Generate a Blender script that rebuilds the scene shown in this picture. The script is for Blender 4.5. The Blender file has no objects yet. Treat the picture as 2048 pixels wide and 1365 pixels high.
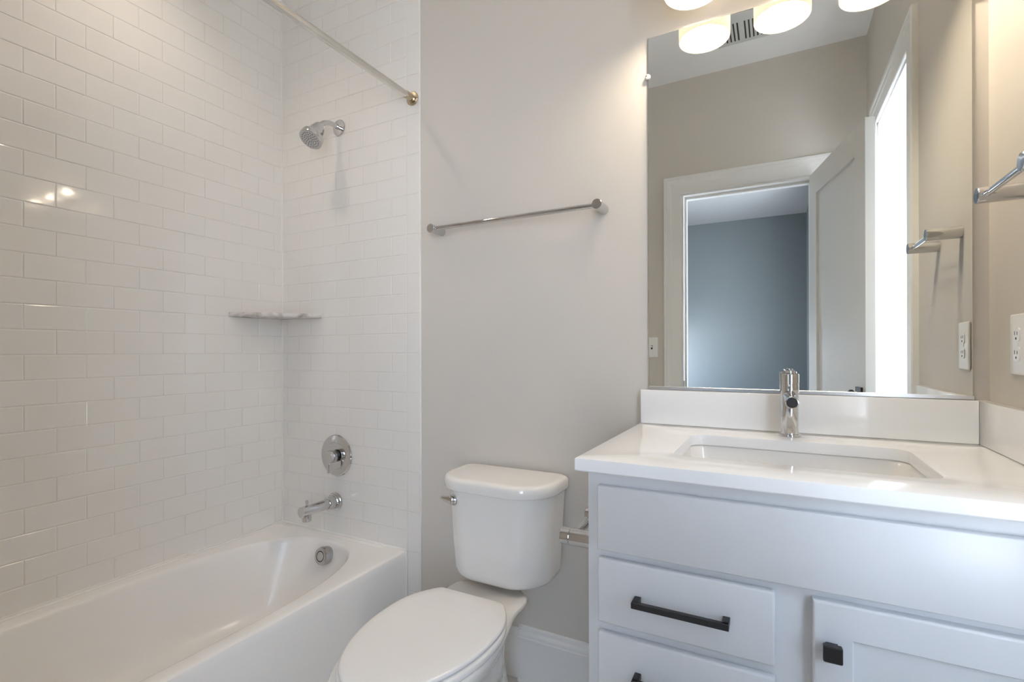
import bpy, bmesh, math, random
from mathutils import Vector, Matrix
PI = math.pi
S = bpy.context.scene
C = S.collection
random.seed(7)

# ------------------------------------------------------------------ camera, sky, exposure
H = 1.137                                    # lens height above the floor
cam_d = bpy.data.cameras.new('camera')
cam_d.sensor_width = 36.0
cam_d.lens = 36.0 * 997.44 / 2048.0
cam_d.shift_y = 19.88 / 2048.0
cam_d.clip_start = 0.02
cam = bpy.data.objects.new('camera', cam_d)
C.objects.link(cam)
yaw, roll = 0.4867, -0.0027
fw = Vector((-math.sin(yaw), math.cos(yaw), 0))
rt = Vector((math.cos(yaw), math.sin(yaw), 0))
up = rt.cross(fw)
r2 = rt * math.cos(roll) + up * math.sin(roll)
u2 = r2.cross(fw)
cam.matrix_world = Matrix((
    (r2.x, u2.x, -fw.x, 0), (r2.y, u2.y, -fw.y, 0), (r2.z, u2.z, -fw.z, H), (0, 0, 0, 1)))
S.camera = cam

w = bpy.data.worlds.new('sky')
S.world = w
w.use_nodes = True
bg = w.node_tree.nodes['Background']
bg.inputs['Strength'].default_value = 7.6
wn = w.node_tree
tc_ = wn.nodes.new('ShaderNodeTexCoord')
sx_ = wn.nodes.new('ShaderNodeSeparateXYZ')
rp_ = wn.nodes.new('ShaderNodeValToRGB')           # bright overcast sky over pale sunlit ground
rp_.color_ramp.elements[0].position = 0.46
rp_.color_ramp.elements[0].color = (1.22, 1.28, 1.38, 1)
rp_.color_ramp.elements[1].position = 0.54
rp_.color_ramp.elements[1].color = (0.62, 0.76, 0.98, 1)
mp_ = wn.nodes.new('ShaderNodeMapRange')
mp_.inputs['From Min'].default_value = -1.0
wn.links.new(tc_.outputs['Generated'], sx_.inputs[0])
wn.links.new(sx_.outputs['Z'], mp_.inputs['Value'])
wn.links.new(mp_.outputs[0], rp_.inputs['Fac'])
wn.links.new(rp_.outputs['Color'], bg.inputs['Color'])

S.view_settings.view_transform = 'Standard'
S.view_settings.look = 'None'
S.view_settings.gamma = 1.0
S.view_settings.use_curve_mapping = False
S.view_settings.exposure = 0.50
S.cycles.use_denoising = True
S.cycles.max_bounces = 14
S.cycles.diffuse_bounces = 8
S.cycles.glossy_bounces = 6
S.cycles.transmission_bounces = 6
S.cycles.transparent_max_bounces = 8
S.cycles.caustics_reflective = False
S.cycles.caustics_refractive = False
S.cycles.sample_clamp_indirect = 6.0

BULB = 165.0          # strength of the vanity bulbs
SHADE = 0.45          # glow of the frosted glass around them
TUBLIGHT = 11.0      # recessed light over the tub, watts


# ------------------------------------------------------------------ dimensions
YB = 1.5476          # painted back wall
YT = 1.5416          # tile face on the back wall
XL = -2.016          # tile face on the left wall
XR = 0.440           # right wall
YF = -0.210          # wall with the door, behind the lens
ZC = 2.848           # ceiling
RIM = 0.351          # tub rim
CT = 0.9170          # countertop


# ------------------------------------------------------------------ materials
def mat(name, col, rough=0.5, metal=0.0, coat=0.0, spec=0.5, emit=None, es=0.0):
    m = bpy.data.materials.new(name)
    m.use_nodes = True
    b = m.node_tree.nodes['Principled BSDF']
    b.inputs['Base Color'].default_value = (*col, 1)
    b.inputs['Roughness'].default_value = rough
    b.inputs['Metallic'].default_value = metal
    b.inputs['Coat Weight'].default_value = coat
    b.inputs['Coat Roughness'].default_value = 0.05
    b.inputs['Specular IOR Level'].default_value = spec
    if emit:
        b.inputs['Emission Color'].default_value = (*emit, 1)
        b.inputs['Emission Strength'].default_value = es
    return m


def noise_bump(m, scale, strength, dist=0.001):
    nt = m.node_tree
    tc = nt.nodes.new('ShaderNodeTexCoord')
    n = nt.nodes.new('ShaderNodeTexNoise')
    n.inputs['Scale'].default_value = scale
    n.inputs['Detail'].default_value = 4
    bp = nt.nodes.new('ShaderNodeBump')
    bp.inputs['Strength'].default_value = strength
    bp.inputs['Distance'].default_value = dist
    nt.links.new(tc.outputs['Object'], n.inputs['Vector'])
    nt.links.new(n.outputs['Fac'], bp.inputs['Height'])
    nt.links.new(bp.outputs['Normal'], nt.nodes['Principled BSDF'].inputs['Normal'])


def noise_color(m, scale, a, b, lo=0.35, hi=0.65, distortion=0.0):
    nt = m.node_tree
    tc = nt.nodes.new('ShaderNodeTexCoord')
    n = nt.nodes.new('ShaderNodeTexNoise')
    n.inputs['Scale'].default_value = scale
    n.inputs['Detail'].default_value = 6
    n.inputs['Distortion'].default_value = distortion
    r = nt.nodes.new('ShaderNodeValToRGB')
    r.color_ramp.elements[0].position = lo
    r.color_ramp.elements[1].position = hi
    r.color_ramp.elements[0].color = (*a, 1)
    r.color_ramp.elements[1].color = (*b, 1)
    nt.links.new(tc.outputs['Object'], n.inputs['Vector'])
    nt.links.new(n.outputs['Fac'], r.inputs['Fac'])
    nt.links.new(r.outputs['Color'], nt.nodes['Principled BSDF'].inputs['Base Color'])


M_paint = mat('greige_wall_paint', (0.62, 0.585, 0.54), 0.55, spec=0.3)
noise_bump(M_paint, 320, 0.06)
M_bed = mat('dimmed_bedroom_paint', (0.22, 0.245, 0.26), 0.6, spec=0.3)  # same greige walls, darkened and blued in colour to imitate dim daylight
M_ceil = mat('white_ceiling_paint', (0.90, 0.90, 0.90), 0.7, spec=0.2)
M_trim = mat('white_trim_paint', (0.80, 0.80, 0.79), 0.3)
M_tile = mat('white_glazed_tile', (0.79, 0.77, 0.74), 0.07, spec=0.5)
M_grout = mat('pale_grout', (0.71, 0.695, 0.67), 0.8, spec=0.2)
M_door = mat('white_door_paint', (0.68, 0.675, 0.65), 0.35)
M_bedceil = mat('dimmed_bedroom_ceiling', (0.48, 0.49, 0.50), 0.7, spec=0.2)  # white ceiling, low light put into its darker colour
M_floor = mat('grey_floor_tile', (0.42, 0.40, 0.38), 0.35)
noise_color(M_floor, 6, (0.60, 0.59, 0.57), (0.68, 0.67, 0.65))
M_wood = mat('oak_floor', (0.30, 0.20, 0.12), 0.35)
noise_color(M_wood, 9, (0.24, 0.16, 0.10), (0.36, 0.25, 0.15))
M_tub = mat('white_tub_enamel', (0.85, 0.835, 0.815), 0.22, coat=0.0)
M_porc = mat('white_porcelain', (0.82, 0.81, 0.79), 0.10, coat=0.5)
M_seat = mat('white_plastic_seat', (0.82, 0.81, 0.80), 0.22)
M_cab = mat('white_cabinet_paint', (0.68, 0.695, 0.715), 0.32)
M_quartz = mat('white_quartz', (0.83, 0.83, 0.83), 0.10)
noise_color(M_quartz, 260, (0.885, 0.895, 0.905), (0.895, 0.905, 0.915))
M_chrome = mat('polished_chrome', (0.64, 0.64, 0.645), 0.05, 1.0)
M_nickel = mat('brushed_nickel', (0.52, 0.50, 0.46), 0.22, 1.0)
M_satin = mat('satin_chrome', (0.50, 0.50, 0.50), 0.2, 1.0)
M_rod = mat('silver_rod', (0.72, 0.71, 0.68), 0.16, 1.0)
M_bronze = mat('warm_nickel', (0.55, 0.46, 0.34), 0.25, 1.0)
M_alu = mat('satin_aluminium', (0.72, 0.73, 0.75), 0.25, 1.0)
M_mirror = mat('silvered_mirror', (0.90, 0.925, 0.915), 0.0, 1.0)
M_edge = mat('polished_glass_edge', (0.45, 0.50, 0.48), 0.15)
M_black = mat('black_metal', (0.012, 0.012, 0.014), 0.35)
M_rubber = mat('dark_rubber', (0.02, 0.022, 0.025), 0.5)
M_plast = mat('white_plastic', (0.84, 0.84, 0.83), 0.3)
M_slot = mat('dark_slot', (0.05, 0.045, 0.04), 0.7)
M_clip = mat('clear_plastic', (0.85, 0.84, 0.82), 0.15)
M_spray = mat('grey_spray_face', (0.50, 0.49, 0.49), 0.35)
M_marble = mat('white_veined_marble', (0.75, 0.73, 0.71), 0.2)
noise_color(M_marble, 14, (0.34, 0.31, 0.29), (0.64, 0.62, 0.60), 0.32, 0.55, 1.5)
M_caulk = mat('white_caulk', (0.80, 0.79, 0.77), 0.4)
M_vent = mat('grey_white_grille', (0.62, 0.63, 0.63), 0.5)
M_bulb = mat('lit_bulb', (1, 1, 1), 0.5, emit=(1.0, 0.85, 0.65), es=BULB)
M_lens = mat('lit_lens', (1, 1, 1), 0.5, emit=(1.0, 0.88, 0.72), es=6.0)

M_shade = bpy.data.materials.new('frosted_glass_shade')
M_shade.use_nodes = True
nt = M_shade.node_tree
nt.nodes.clear()
o_ = nt.nodes.new('ShaderNodeOutputMaterial')
df = nt.nodes.new('ShaderNodeBsdfDiffuse')
df.inputs['Color'].default_value = (0.86, 0.84, 0.80, 1)
tr = nt.nodes.new('ShaderNodeBsdfTranslucent')
tr.inputs['Color'].default_value = (0.92, 0.78, 0.55, 1)
mx = nt.nodes.new('ShaderNodeMixShader')
mx.inputs['Fac'].default_value = 0.08
em = nt.nodes.new('ShaderNodeEmission')
em.inputs['Color'].default_value = (1.0, 0.88, 0.66, 1)
em.inputs['Strength'].default_value = SHADE
ad = nt.nodes.new('ShaderNodeAddShader')
nt.links.new(df.outputs[0], mx.inputs[1])
nt.links.new(tr.outputs[0], mx.inputs[2])
nt.links.new(mx.outputs[0], ad.inputs[0])
nt.links.new(em.outputs[0], ad.inputs[1])
nt.links.new(ad.outputs[0], o_.inputs['Surface'])

M_pane = bpy.data.materials.new('window_glass')
M_pane.use_nodes = True
nt = M_pane.node_tree
nt.nodes.clear()
o_ = nt.nodes.new('ShaderNodeOutputMaterial')
tp = nt.nodes.new('ShaderNodeBsdfTransparent')
gl = nt.nodes.new('ShaderNodeBsdfGlossy')
gl.inputs['Roughness'].default_value = 0.02
mx = nt.nodes.new('ShaderNodeMixShader')
mx.inputs['Fac'].default_value = 0.05
nt.links.new(tp.outputs[0], mx.inputs[1])
nt.links.new(gl.outputs[0], mx.inputs[2])
nt.links.new(mx.outputs[0], o_.inputs['Surface'])


# ------------------------------------------------------------------ helpers
def new():
    return bmesh.new()


def bx(bm, x0, x1, y0, y1, z0, z1, bev=0.0, seg=2, M=None):
    t = bmesh.new()
    vs = [t.verts.new((x, y, z)) for z in (z0, z1) for y in (y0, y1) for x in (x0, x1)]
    for f in ((0, 2, 3, 1), (4, 5, 7, 6), (0, 1, 5, 4), (2, 6, 7, 3), (0, 4, 6, 2), (1, 3, 7, 5)):
        t.faces.new([vs[i] for i in f])
    if bev > 0:
        bmesh.ops.bevel(t, geom=t.edges[:] + t.verts[:], offset=bev, segments=seg, profile=0.5, affect='EDGES')
    if M:
        t.transform(M)
    merge(bm, t)


def merge(bm, t):
    bmesh.ops.recalc_face_normals(t, faces=t.faces[:])
    me = bpy.data.meshes.new('tmp')
    t.to_mesh(me)
    t.free()
    bm.from_mesh(me)
    bpy.data.meshes.remove(me)


def loft(bm, rings, cap0=True, cap1=True, closed=True):
    t = bmesh.new()
    R = [[t.verts.new(p) for p in r] for r in rings]
    n = len(R[0])
    for a, b in zip(R[:-1], R[1:]):
        for i in range(n if closed else n - 1):
            j = (i + 1) % n
            t.faces.new((a[i], a[j], b[j], b[i]))
    if cap0:
        t.faces.new(list(reversed(R[0])))
    if cap1:
        t.faces.new(R[-1])
    merge(bm, t)


def frame(d):
    d = Vector(d).normalized()
    a = Vector((0, 0, 1)) if abs(d.z) < 0.9 else Vector((1, 0, 0))
    u = d.cross(a).normalized()
    v = u.cross(d).normalized()
    return d, u, v


def lathe(bm, origin, axis, prof, seg=40, cap0=True, cap1=True):
    """prof: list of (radius, distance along axis)"""
    d, u, v = frame(axis)
    o = Vector(origin)
    rings = []
    for r, h in prof:
        r = max(r, 1e-5)
        rings.append([o + d * h + u * (r * math.cos(2 * PI * i / seg)) + v * (r * math.sin(2 * PI * i / seg))
                      for i in range(seg)])
    loft(bm, rings, cap0, cap1)


def cyl(bm, p0, p1, r, seg=32, bev=0.0):
    p0, p1 = Vector(p0), Vector(p1)
    L = (p1 - p0).length
    if bev:
        lathe(bm, p0, p1 - p0, [(r - bev, 0), (r - bev * .3, bev * .3), (r, bev), (r, L - bev), (r - bev * .3, L - bev * .3), (r - bev, L)], seg)
    else:
        lathe(bm, p0, p1 - p0, [(r, 0), (r, L)], seg)


def tube(bm, pts, r, seg=20):
    pts = [Vector(p) for p in pts]
    rings = []
    for i, p in enumerate(pts):
        a = pts[max(i - 1, 0)]
        b = pts[min(i + 1, len(pts) - 1)]
        d, u, v = frame(b - a)
        rings.append([p + u * (r * math.cos(2 * PI * k / seg)) + v * (r * math.sin(2 * PI * k / seg)) for k in range(seg)])
    loft(bm, rings)


def sphere(bm, c, r, sz=1.0, seg=24):
    prof = [(r * math.sin(PI * i / 14), -r * sz * math.cos(PI * i / 14)) for i in range(15)]
    lathe(bm, c, (0, 0, 1), prof, seg, False, False)


def obj(name, bm, m, root=None, parent=None, smooth=False, angle=35, label=None):
    bmesh.ops.remove_doubles(bm, verts=bm.verts[:], dist=1e-6)
    if root is not None:
        bmesh.ops.translate(bm, verts=bm.verts[:], vec=-Vector(root.location))
    me = bpy.data.meshes.new(name)
    bm.to_mesh(me)
    bm.free()
    for mm in (m if isinstance(m, (list, tuple)) else [m]):
        me.materials.append(mm)
    if smooth:
        for p in me.polygons:
            p.use_smooth = True
        me.set_sharp_from_angle(angle=math.radians(angle))
    o = bpy.data.objects.new(name, me)
    C.objects.link(o)
    if parent is not None:
        o.parent = parent
    elif root is not None:
        o.parent = root
    if label:
        o['label'] = label
    return o


def thing(name, label, cat, loc, group=None):
    o = bpy.data.objects.new(name, None)
    o.empty_display_size = 0.05
    C.objects.link(o)
    o.location = loc
    o['label'] = label
    o['category'] = cat
    if group:
        o['group'] = group
    return o


def tag(o, label, cat, group=None):
    o['label'] = label
    o['category'] = cat
    if group:
        o['group'] = group
    return o


def struct(name, bm, m, parent=None, smooth=False, angle=35):
    o = obj(name, bm, m, None, parent, smooth, angle)
    if parent is None:
        o['kind'] = 'structure'
    return o


def rrect(cx, cy, hx, hy, r, z, n=8):
    """rounded rectangle ring, counter-clockwise"""
    out = []
    for k, (sx, sy) in enumerate(((1, 1), (-1, 1), (-1, -1), (1, -1))):
        for i in range(n + 1):
            a = PI / 2 * k + PI / 2 * i / n
            out.append(Vector((cx + sx * (hx - r) + r * math.cos(a), cy + sy * (hy - r) + r * math.sin(a), z)))
    return out


# ------------------------------------------------------------------ room shell
b = new(); bx(b, -2.14, 0.60, YF - 0.12, 1.66, -0.06, 0.0)
struct('floor', b, M_floor)
b = new(); bx(b, -1.50, 0.60, -4.20, YF - 0.12, -0.06, 0.0)
struct('floor_bedroom', b, M_wood)
b = new(); bx(b, -2.14, 0.60, YF - 0.06, 1.66, ZC, ZC + 0.06)
struct('ceiling', b, M_ceil)
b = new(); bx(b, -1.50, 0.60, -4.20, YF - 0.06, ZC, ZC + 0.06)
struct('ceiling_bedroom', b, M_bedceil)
b = new(); bx(b, -2.14, 0.60, YB, YB + 0.1, 0, ZC)
struct('wall_back', b, M_paint)

# window opening in the right wall
WY0, WY1, WZ0, WZ1 = 0.12, 0.785, 0.62, 2.24
b = new()
bx(b, XR, XR + 0.15, YF - 0.12, WY0, 0, ZC)
bx(b, XR, XR + 0.15, WY1, YB + 0.1, 0, ZC)
bx(b, XR, XR + 0.15, WY0, WY1, 0, WZ0)
bx(b, XR, XR + 0.15, WY0, WY1, WZ1, ZC)
struct('wall_right', b, M_paint)

# front wall with the door opening
DX0, DX1, DZ = -0.524, 0.178, 2.126
b = new()
bx(b, -2.14, DX0, YF - 0.12, YF, 0, ZC)
bx(b, DX1, XR, YF - 0.12, YF, 0, ZC)
bx(b, DX0, DX1, YF - 0.12, YF, DZ, ZC)
struct('wall_front', b, M_paint)
# wall at the foot of the tub
b = new(); bx(b, XL - 0.004, -1.22, YF, 0.014, 0, ZC)
struct('wall_alcove', b, M_paint)

# bedroom beyond the door
b = new(); bx(b, -1.50, 0.60, -4.20, -4.10, 0, ZC)
struct('wall_bedroom_far', b, M_bed)
BR = (-2.65, -0.70, 0.40, 2.35)  # unseen opening, added to send fill daylight through the door
b = new()
bx(b, 0.34, 0.48, -4.10, BR[0], 0, ZC)
bx(b, 0.34, 0.48, BR[1], YF - 0.12, 0, ZC)
bx(b, 0.34, 0.48, BR[0], BR[1], 0, BR[2])
bx(b, 0.34, 0.48, BR[0], BR[1], BR[3], ZC)
struct('wall_bedroom_right', b, M_bed)
BX = -1.35
BW = (-4.0, -3.2, 0.35, 1.45)
b = new()
bx(b, BX - 0.12, BX, -4.10, BW[0], 0, ZC)
bx(b, BX - 0.12, BX, BW[1], YF - 0.12, 0, ZC)
bx(b, BX - 0.12, BX, BW[0], BW[1], 0, BW[2])
bx(b, BX - 0.12, BX, BW[0], BW[1], BW[3], ZC)
struct('wall_bedroom_left', b, M_bed)





# ------------------------------------------------------------------ tiled walls
PITCH, HALF, Z0 = 0.0778, 0.07784, 1.1286


def tile(bm, P, u0, u1, z0, z1, tilt=0.0035, ti=None):
    """one cushioned tile; P(u, z, depth) maps to world, depth towards the room"""
    g = 0.0008
    u0, u1, z0, z1 = u0 + g, u1 - g, z0 + g, z1 - g
    if u1 - u0 < 0.004 or z1 - z0 < 0.004:
        return
    a, c = (random.gauss(0, tilt), random.gauss(0, tilt)) if ti is None else ti
    a = max(-.006, min(.006, a)); c = max(-.006, min(.006, c))
    uc, zc = (u0 + u1) / 2, (z0 + z1) / 2
    e = min(0.0028, (u1 - u0) / 3, (z1 - z0) / 3)

    def ring(i, d):
        return [bm.verts.new(P(u, z, d + a * (u - uc) + c * (z - zc) if d > -0.001 else d))
                for u, z in ((u0 + i, z0 + i), (u1 - i, z0 + i), (u1 - i, z1 - i), (u0 + i, z1 - i))]
    A, B_, D_ = ring(0, -0.002), ring(0, -0.0009), ring(e * .45, -0.00025)
    E_ = ring(e, 0.0)
    for p, q in ((A, B_), (B_, D_), (D_, E_)):
        for i in range(4):
            j = (i + 1) % 4
            bm.faces.new((p[i], p[j], q[j], q[i]))
    bm.faces.new(E_)


def field(bm, P, lo, hi, j_even, zmin, zmax):
    n0 = math.floor((Z0 - zmax) / PITCH) - 1
    n1 = math.ceil((Z0 - zmin) / PITCH) + 1
    for n in range(n0, n1):
        zt, zb = Z0 - n * PITCH, Z0 - (n + 1) * PITCH
        zt, zb = min(zt, zmax), max(zb, zmin)
        if zt - zb < 0.006:
            continue
        off = j_even + (0 if n % 2 == 0 else HALF)
        k0 = math.floor((lo - off) / (2 * HALF)) - 1
        k = k0
        while True:
            u0, u1 = off + k * 2 * HALF, off + (k + 1) * 2 * HALF
            k += 1
            if u0 > hi:
                break
            u0, u1 = max(u0, lo), min(u1, hi)
            if u1 - u0 > 0.008:
                flat = j_even > 0 and .60 < (u0 + u1) / 2 < 1.02 and 1.50 < zt < 1.74
                tile(bm, P, u0, u1, zb, zt, ti=(0.0004, -0.0006) if flat else None)


b = new()
field(b, lambda u, z, d: (XL + d, u, z), 0.016, YT - 0.001, 0.6435, RIM + 0.001, ZC - 0.002)
bmesh.ops.recalc_face_normals(b, faces=b.faces[:])
tiles_left = struct('wall_left_tile', b, M_tile)
b = new(); bx(b, XL - 0.12, XL - 0.0012, YF, YB, 0, ZC)
struct('wall_left', b, M_grout)

TX0, TX1 = -1.284, -1.2198
b = new()
PB = lambda u, z, d: (u, YT - d, z)
field(b, PB, XL + 0.001, TX0, -1.672, RIM + 0.001, ZC - 0.002)
for n in range(-24, 16, 2):                   # bullnose column
    zt, zb = Z0 - n * PITCH, Z0 - (n + 2) * PITCH
    zt, zb = min(zt, ZC - .002), max(zb, 0.001)
    if zt - zb > 0.01:
        tile(b, PB, TX0, TX1 - 0.001, zb, zt, 0.002)
bmesh.ops.recalc_face_normals(b, faces=b.faces[:])
struct('wall_back_tile', b, M_tile)
b = new(); bx(b, XL, TX0 + .02, YT + 0.0012, YB, RIM - .02, ZC)
bx(b, TX0 + .02, TX1 - 0.0012, YT + 0.0012, YB, 0, ZC)
bx(b, TX0 - .001, TX0 + .02, YT + 0.0012, YB, 0, RIM - .02)
struct('wall_back_grout', b, M_grout)
b = new(); bx(b, TX1 - 0.0012, TX1 + 0.0022, YT + 0.0006, YB, 0, ZC, 0.0005, 1)
struct('trim_2', b, M_caulk)
# caulk beads: corner and tub line
b = new()
bx(b, XL - .0012, XL + 0.0045, YT - 0.0045, YT + .0011, RIM + .004, ZC, 0.0015, 2)
struct('trim_3', b, M_caulk)

# ------------------------------------------------------------------ baseboards
def baseboard(name, pts_fn, u0, u1, prof):
    b = new()
    rings = [[Vector(pts_fn(u, d, z)) for d, z in prof] for u in (u0, u1)]
    loft(b, rings)
    return struct(name, b, M_trim)


PROF = [(0, 0), (0.016, 0), (0.016, 0.148), (0.0135, 0.151), (0.0135, 0.160), (0.0105, 0.166), (0.0075, 0.170), (0.0075, 0.182), (0.005, 0.186), (0, 0.186)]
baseboard('baseboard_back', lambda u, d, z: (u, YB - d, z), -0.792, -0.345, PROF)
PROF2 = [(0, 0), (0.009, 0), (0.009, 0.150), (0.006, 0.165), (0.003, 0.172), (0, 0.172)]
baseboard('baseboard_left', lambda u, d, z: (u, YB - d, z), TX1 + 0.003, -0.793, PROF2)
b = new()
lathe(b, (-0.79, YB - 0.016, 0.0), (1, 0, 0), [(0.008, 0), (0.008, 0.44)], 12)
struct('trim_4', b, M_trim)

# ------------------------------------------------------------------ door, casings (behind the lens, seen in the mirror)
def casing_prof(wd):
    return [(0, 0), (0, 0.011), (0.004, 0.014), (0.012, 0.0145), (wd * .55, 0.0145), (wd * .62, 0.017), (wd * .8, 0.0175), (wd * .84, 0.021), (wd - .004, 0.022), (wd, 0.018), (wd, 0)]


def casing(bm, P, u0, u1, z0, z1, wd, bottom=False):
    """mitred casing around an opening; P(u, z, d)"""
    prof = casing_prof(wd)
    corners = [(u0, z0, -1, -1 if bottom else 0), (u0, z1, -1, 1), (u1, z1, 1, 1), (u1, z0, 1, -1 if bottom else 0)]
    rings = []
    for u, z, su, sz in corners:
        rings.append([Vector(P(u + su * o, z + sz * o, d)) for o, d in prof])
    if bottom:
        rings.append(rings[0])
        loft(bm, rings, False, False)
    else:
        loft(bm, rings)


b = new()
casing(b, lambda u, z, d: (u, YF + d, z), DX0, DX1, 0.0, DZ, 0.110)
struct('trim_1', b, M_trim)
b = new()
bx(b, DX0 - .002, DX0 + 0.010, YF - 0.12, YF + 0.004, 0, DZ)
bx(b, DX1 - 0.006, DX1 + .004, YF - 0.12, YF - 0.045, 0, DZ)
bx(b, DX0 + .010, DX1 - .006, YF - 0.12, YF + 0.004, DZ - 0.012, DZ + .002)
bx(b, DX0 + 0.010, DX0 + 0.022, YF - 0.085, YF - 0.045, 0, DZ - .012)
bx(b, DX0 + 0.022, DX1 - .006, YF - 0.085, YF - 0.045, DZ - 0.026, DZ - .012)
door_frame = struct('door_2', b, M_trim)
b = new(); bx(b, DX0 + 0.0095, DX0 + 0.0115, YF - 0.032, YF + 0.006, 0.88, 0.945, 0.0005, 1)
obj('strike_plate', b, M_black, None, door_frame)

hinge = Vector((0.168, YF + 0.040, 0))
free = Vector((0.332, 0.546, 0))
dl = (free - hinge)
LW = dl.length
ex = dl.normalized()
ey = Vector((ex.y, -ex.x, 0))                 # away from the lens side
LM = Matrix(((ex.x, ey.x, 0, hinge.x), (ex.y, ey.y, 0, hinge.y), (0, 0, 1, 0), (0, 0, 0, 1)))
DT = 2.112
b = new()
st, rail, rec = 0.112, 0.125, 0.011
T = 0.036
bx(b, 0, st, 0, T, 0.008, DT, M=LM)
bx(b, LW - st, LW, 0, T, 0.008, DT, M=LM)
bx(b, st, LW - st, 0, T, DT - rail, DT, M=LM)
bx(b, st, LW - st, 0, T, 0.008, 0.22, M=LM)
bx(b, st - .001, LW - st + .001, rec, T - rec, 0.2, DT - rail + .001, M=LM)
leaf = struct('door_1', b, M_door)
b = new()
bx(b, LW - 0.088, LW - 0.028, -0.008, 0.0, 0.917, 0.977, 0.001, 1, M=LM)
cyl(b, LM @ Vector((LW - 0.058, -0.006, 0.947)), LM @ Vector((LW - 0.058, -0.026, 0.947)), 0.009)
lathe(b, LM @ Vector((LW - 0.058, -0.022, 0.947)), -ey, [(0.010, 0), (0.016, 0.003), (0.0195, 0.008), (0.0190, 0.016), (0.014, 0.021), (0, 0.022)], 28)
obj('door_knob', b, M_black, None, leaf, True)

# window in the right wall
b = new()
bx(b, XR - .002, XR + 0.15, WY0 - .001, WY0 + 0.016, WZ0, WZ1)
bx(b, XR - .002, XR + 0.15, WY1 - 0.016, WY1 + .001, WZ0, WZ1)
bx(b, XR - .002, XR + 0.15, WY0, WY1, WZ1 - 0.016, WZ1 + .001)
win = struct('window_1', b, M_trim)
b = new()
casing(b, lambda u, z, d: (XR - d, u, z), WY0 + 0.005, WY1 - 0.005, WZ0 - 0.02, WZ1 - 0.005, 0.110)
obj('window_casing', b, M_trim, None, win)
b = new()
bx(b, XR - 0.05, XR + 0.15, WY0 - 0.10, WY1 + 0.10, WZ0 - 0.02, WZ0 + 0.006, 0.003, 2)
obj('window_sill', b, M_trim, None, win)
b = new()
fx0, fx1 = XR + 0.11, XR + 0.14
bx(b, fx0, fx1, WY0 + .016, WY0 + 0.055, WZ0, WZ1 - .016)
bx(b, fx0, fx1, WY1 - 0.23, WY1 - .016, WZ0, WZ1 - .016)  # near stile widened, unseen, to block daylight from the cabinet front
bx(b, fx0, fx1, WY0 + .05, WY1 - .225, WZ0 + .006, WZ0 + 0.05)
bx(b, fx0, fx1, WY0 + .05, WY1 - .225, WZ1 - 0.055, WZ1 - .016)
bx(b, fx0, fx1, WY0 + .05, WY1 - .225, 1.40, 1.435)
obj('window_sash_light_block', b, M_trim, None, win)
b = new(); bx(b, fx0 + .014, fx0 + .018, WY0 + .05, WY1 - .225, WZ0 + .05, WZ1 - .05)
obj('window_pane', b, M_pane, None, win)

# bedroom windows; the right-wall one is unseen, added for fill light
b = new()
for y0, y1, z0, z1 in ((BR[0], BR[0] + .05, BR[2], BR[3]), (BR[1] - .05, BR[1], BR[2], BR[3]), (BR[0] + .05, BR[1] - .05, BR[2], BR[2] + .05), (BR[0] + .05, BR[1] - .05, BR[3] - .05, BR[3]), (-1.67, -1.63, BR[2] + .05, BR[3] - .05)):
    bx(b, 0.40, 0.45, y0, y1, z0, z1)
fill_win = struct('added_fill_window', b, M_trim)
b = new(); bx(b, 0.423, 0.427, BR[0] + .05, BR[1] - .05, BR[2] + .05, BR[3] - .05)
obj('window_pane', b, M_pane, None, fill_win)
b = new()
for y0, y1, z0, z1 in ((BW[0], BW[0] + .05, BW[2], BW[3]), (BW[1] - .05, BW[1], BW[2], BW[3]), (BW[0] + .05, BW[1] - .05, BW[2], BW[2] + .05), (BW[0] + .05, BW[1] - .05, BW[3] - .05, BW[3]), (BW[0] + .05, BW[1] - .05, 1.33, 1.37)):
    bx(b, BX - .1, BX - .05, y0, y1, z0, z1)
win2 = struct('window_2', b, M_trim)
b = new(); bx(b, BX - .077, BX - .073, BW[0] + .05, BW[1] - .05, BW[2] + .05, BW[3] - .05)
obj('window_pane', b, M_pane, None, win2)

# ------------------------------------------------------------------ bathtub
tub = thing('bathtub', 'white alcove bathtub with a flat apron along the tiled wall', 'bathtub', (-1.65, 0.78, 0))
NX = 120
tx0, tx1, ty0, ty1 = XL + 0.001, -1.287, 0.018, YT - 0.0005
tcx, tcy = -1.645, 0.785


def tub_rect(inset, z, r=0.012):
    out = []
    X0, X1, Y0, Y1 = tx0, tx1, ty0, ty1
    for a in angs:
        dx, dy = math.cos(a), math.sin(a)
        ts = []
        ts.append(((X1 if dx > 0 else X0) - tcx) / dx if abs(dx) > 1e-9 else 1e9)
        ts.append(((Y1 if dy > 0 else Y0) - tcy) / dy if abs(dy) > 1e-9 else 1e9)
        t_ = min(ts)
        out.append(Vector((min(tcx + dx * t_, tx1 - inset), tcy + dy * t_, z)))
    return out


angs = [2 * PI * i / NX for i in range(NX)]
for cx_, cy_ in ((tx0, ty0), (tx0, ty1), (tx1, ty0), (tx1, ty1)):
    a = math.atan2(cy_ - tcy, cx_ - tcx) % (2 * PI)
    k = min(range(NX), key=lambda i: abs(angs[i] - a))
    angs[k] = a


def tub_oval(hx, hy, z, n=2.9, cx=tcx - 0.002, cy=tcy):
    out = []
    for a in angs:
        # keep the direction of the matching rectangle point, squeezed to the oval's own aspect
        dx, dy = math.cos(a), math.sin(a)
        t_ = (abs(dx / hx) ** n + abs(dy / hy) ** n) ** (-1 / n)
        out.append(Vector((cx + dx * t_, cy + dy * t_, z)))
    return out


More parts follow.
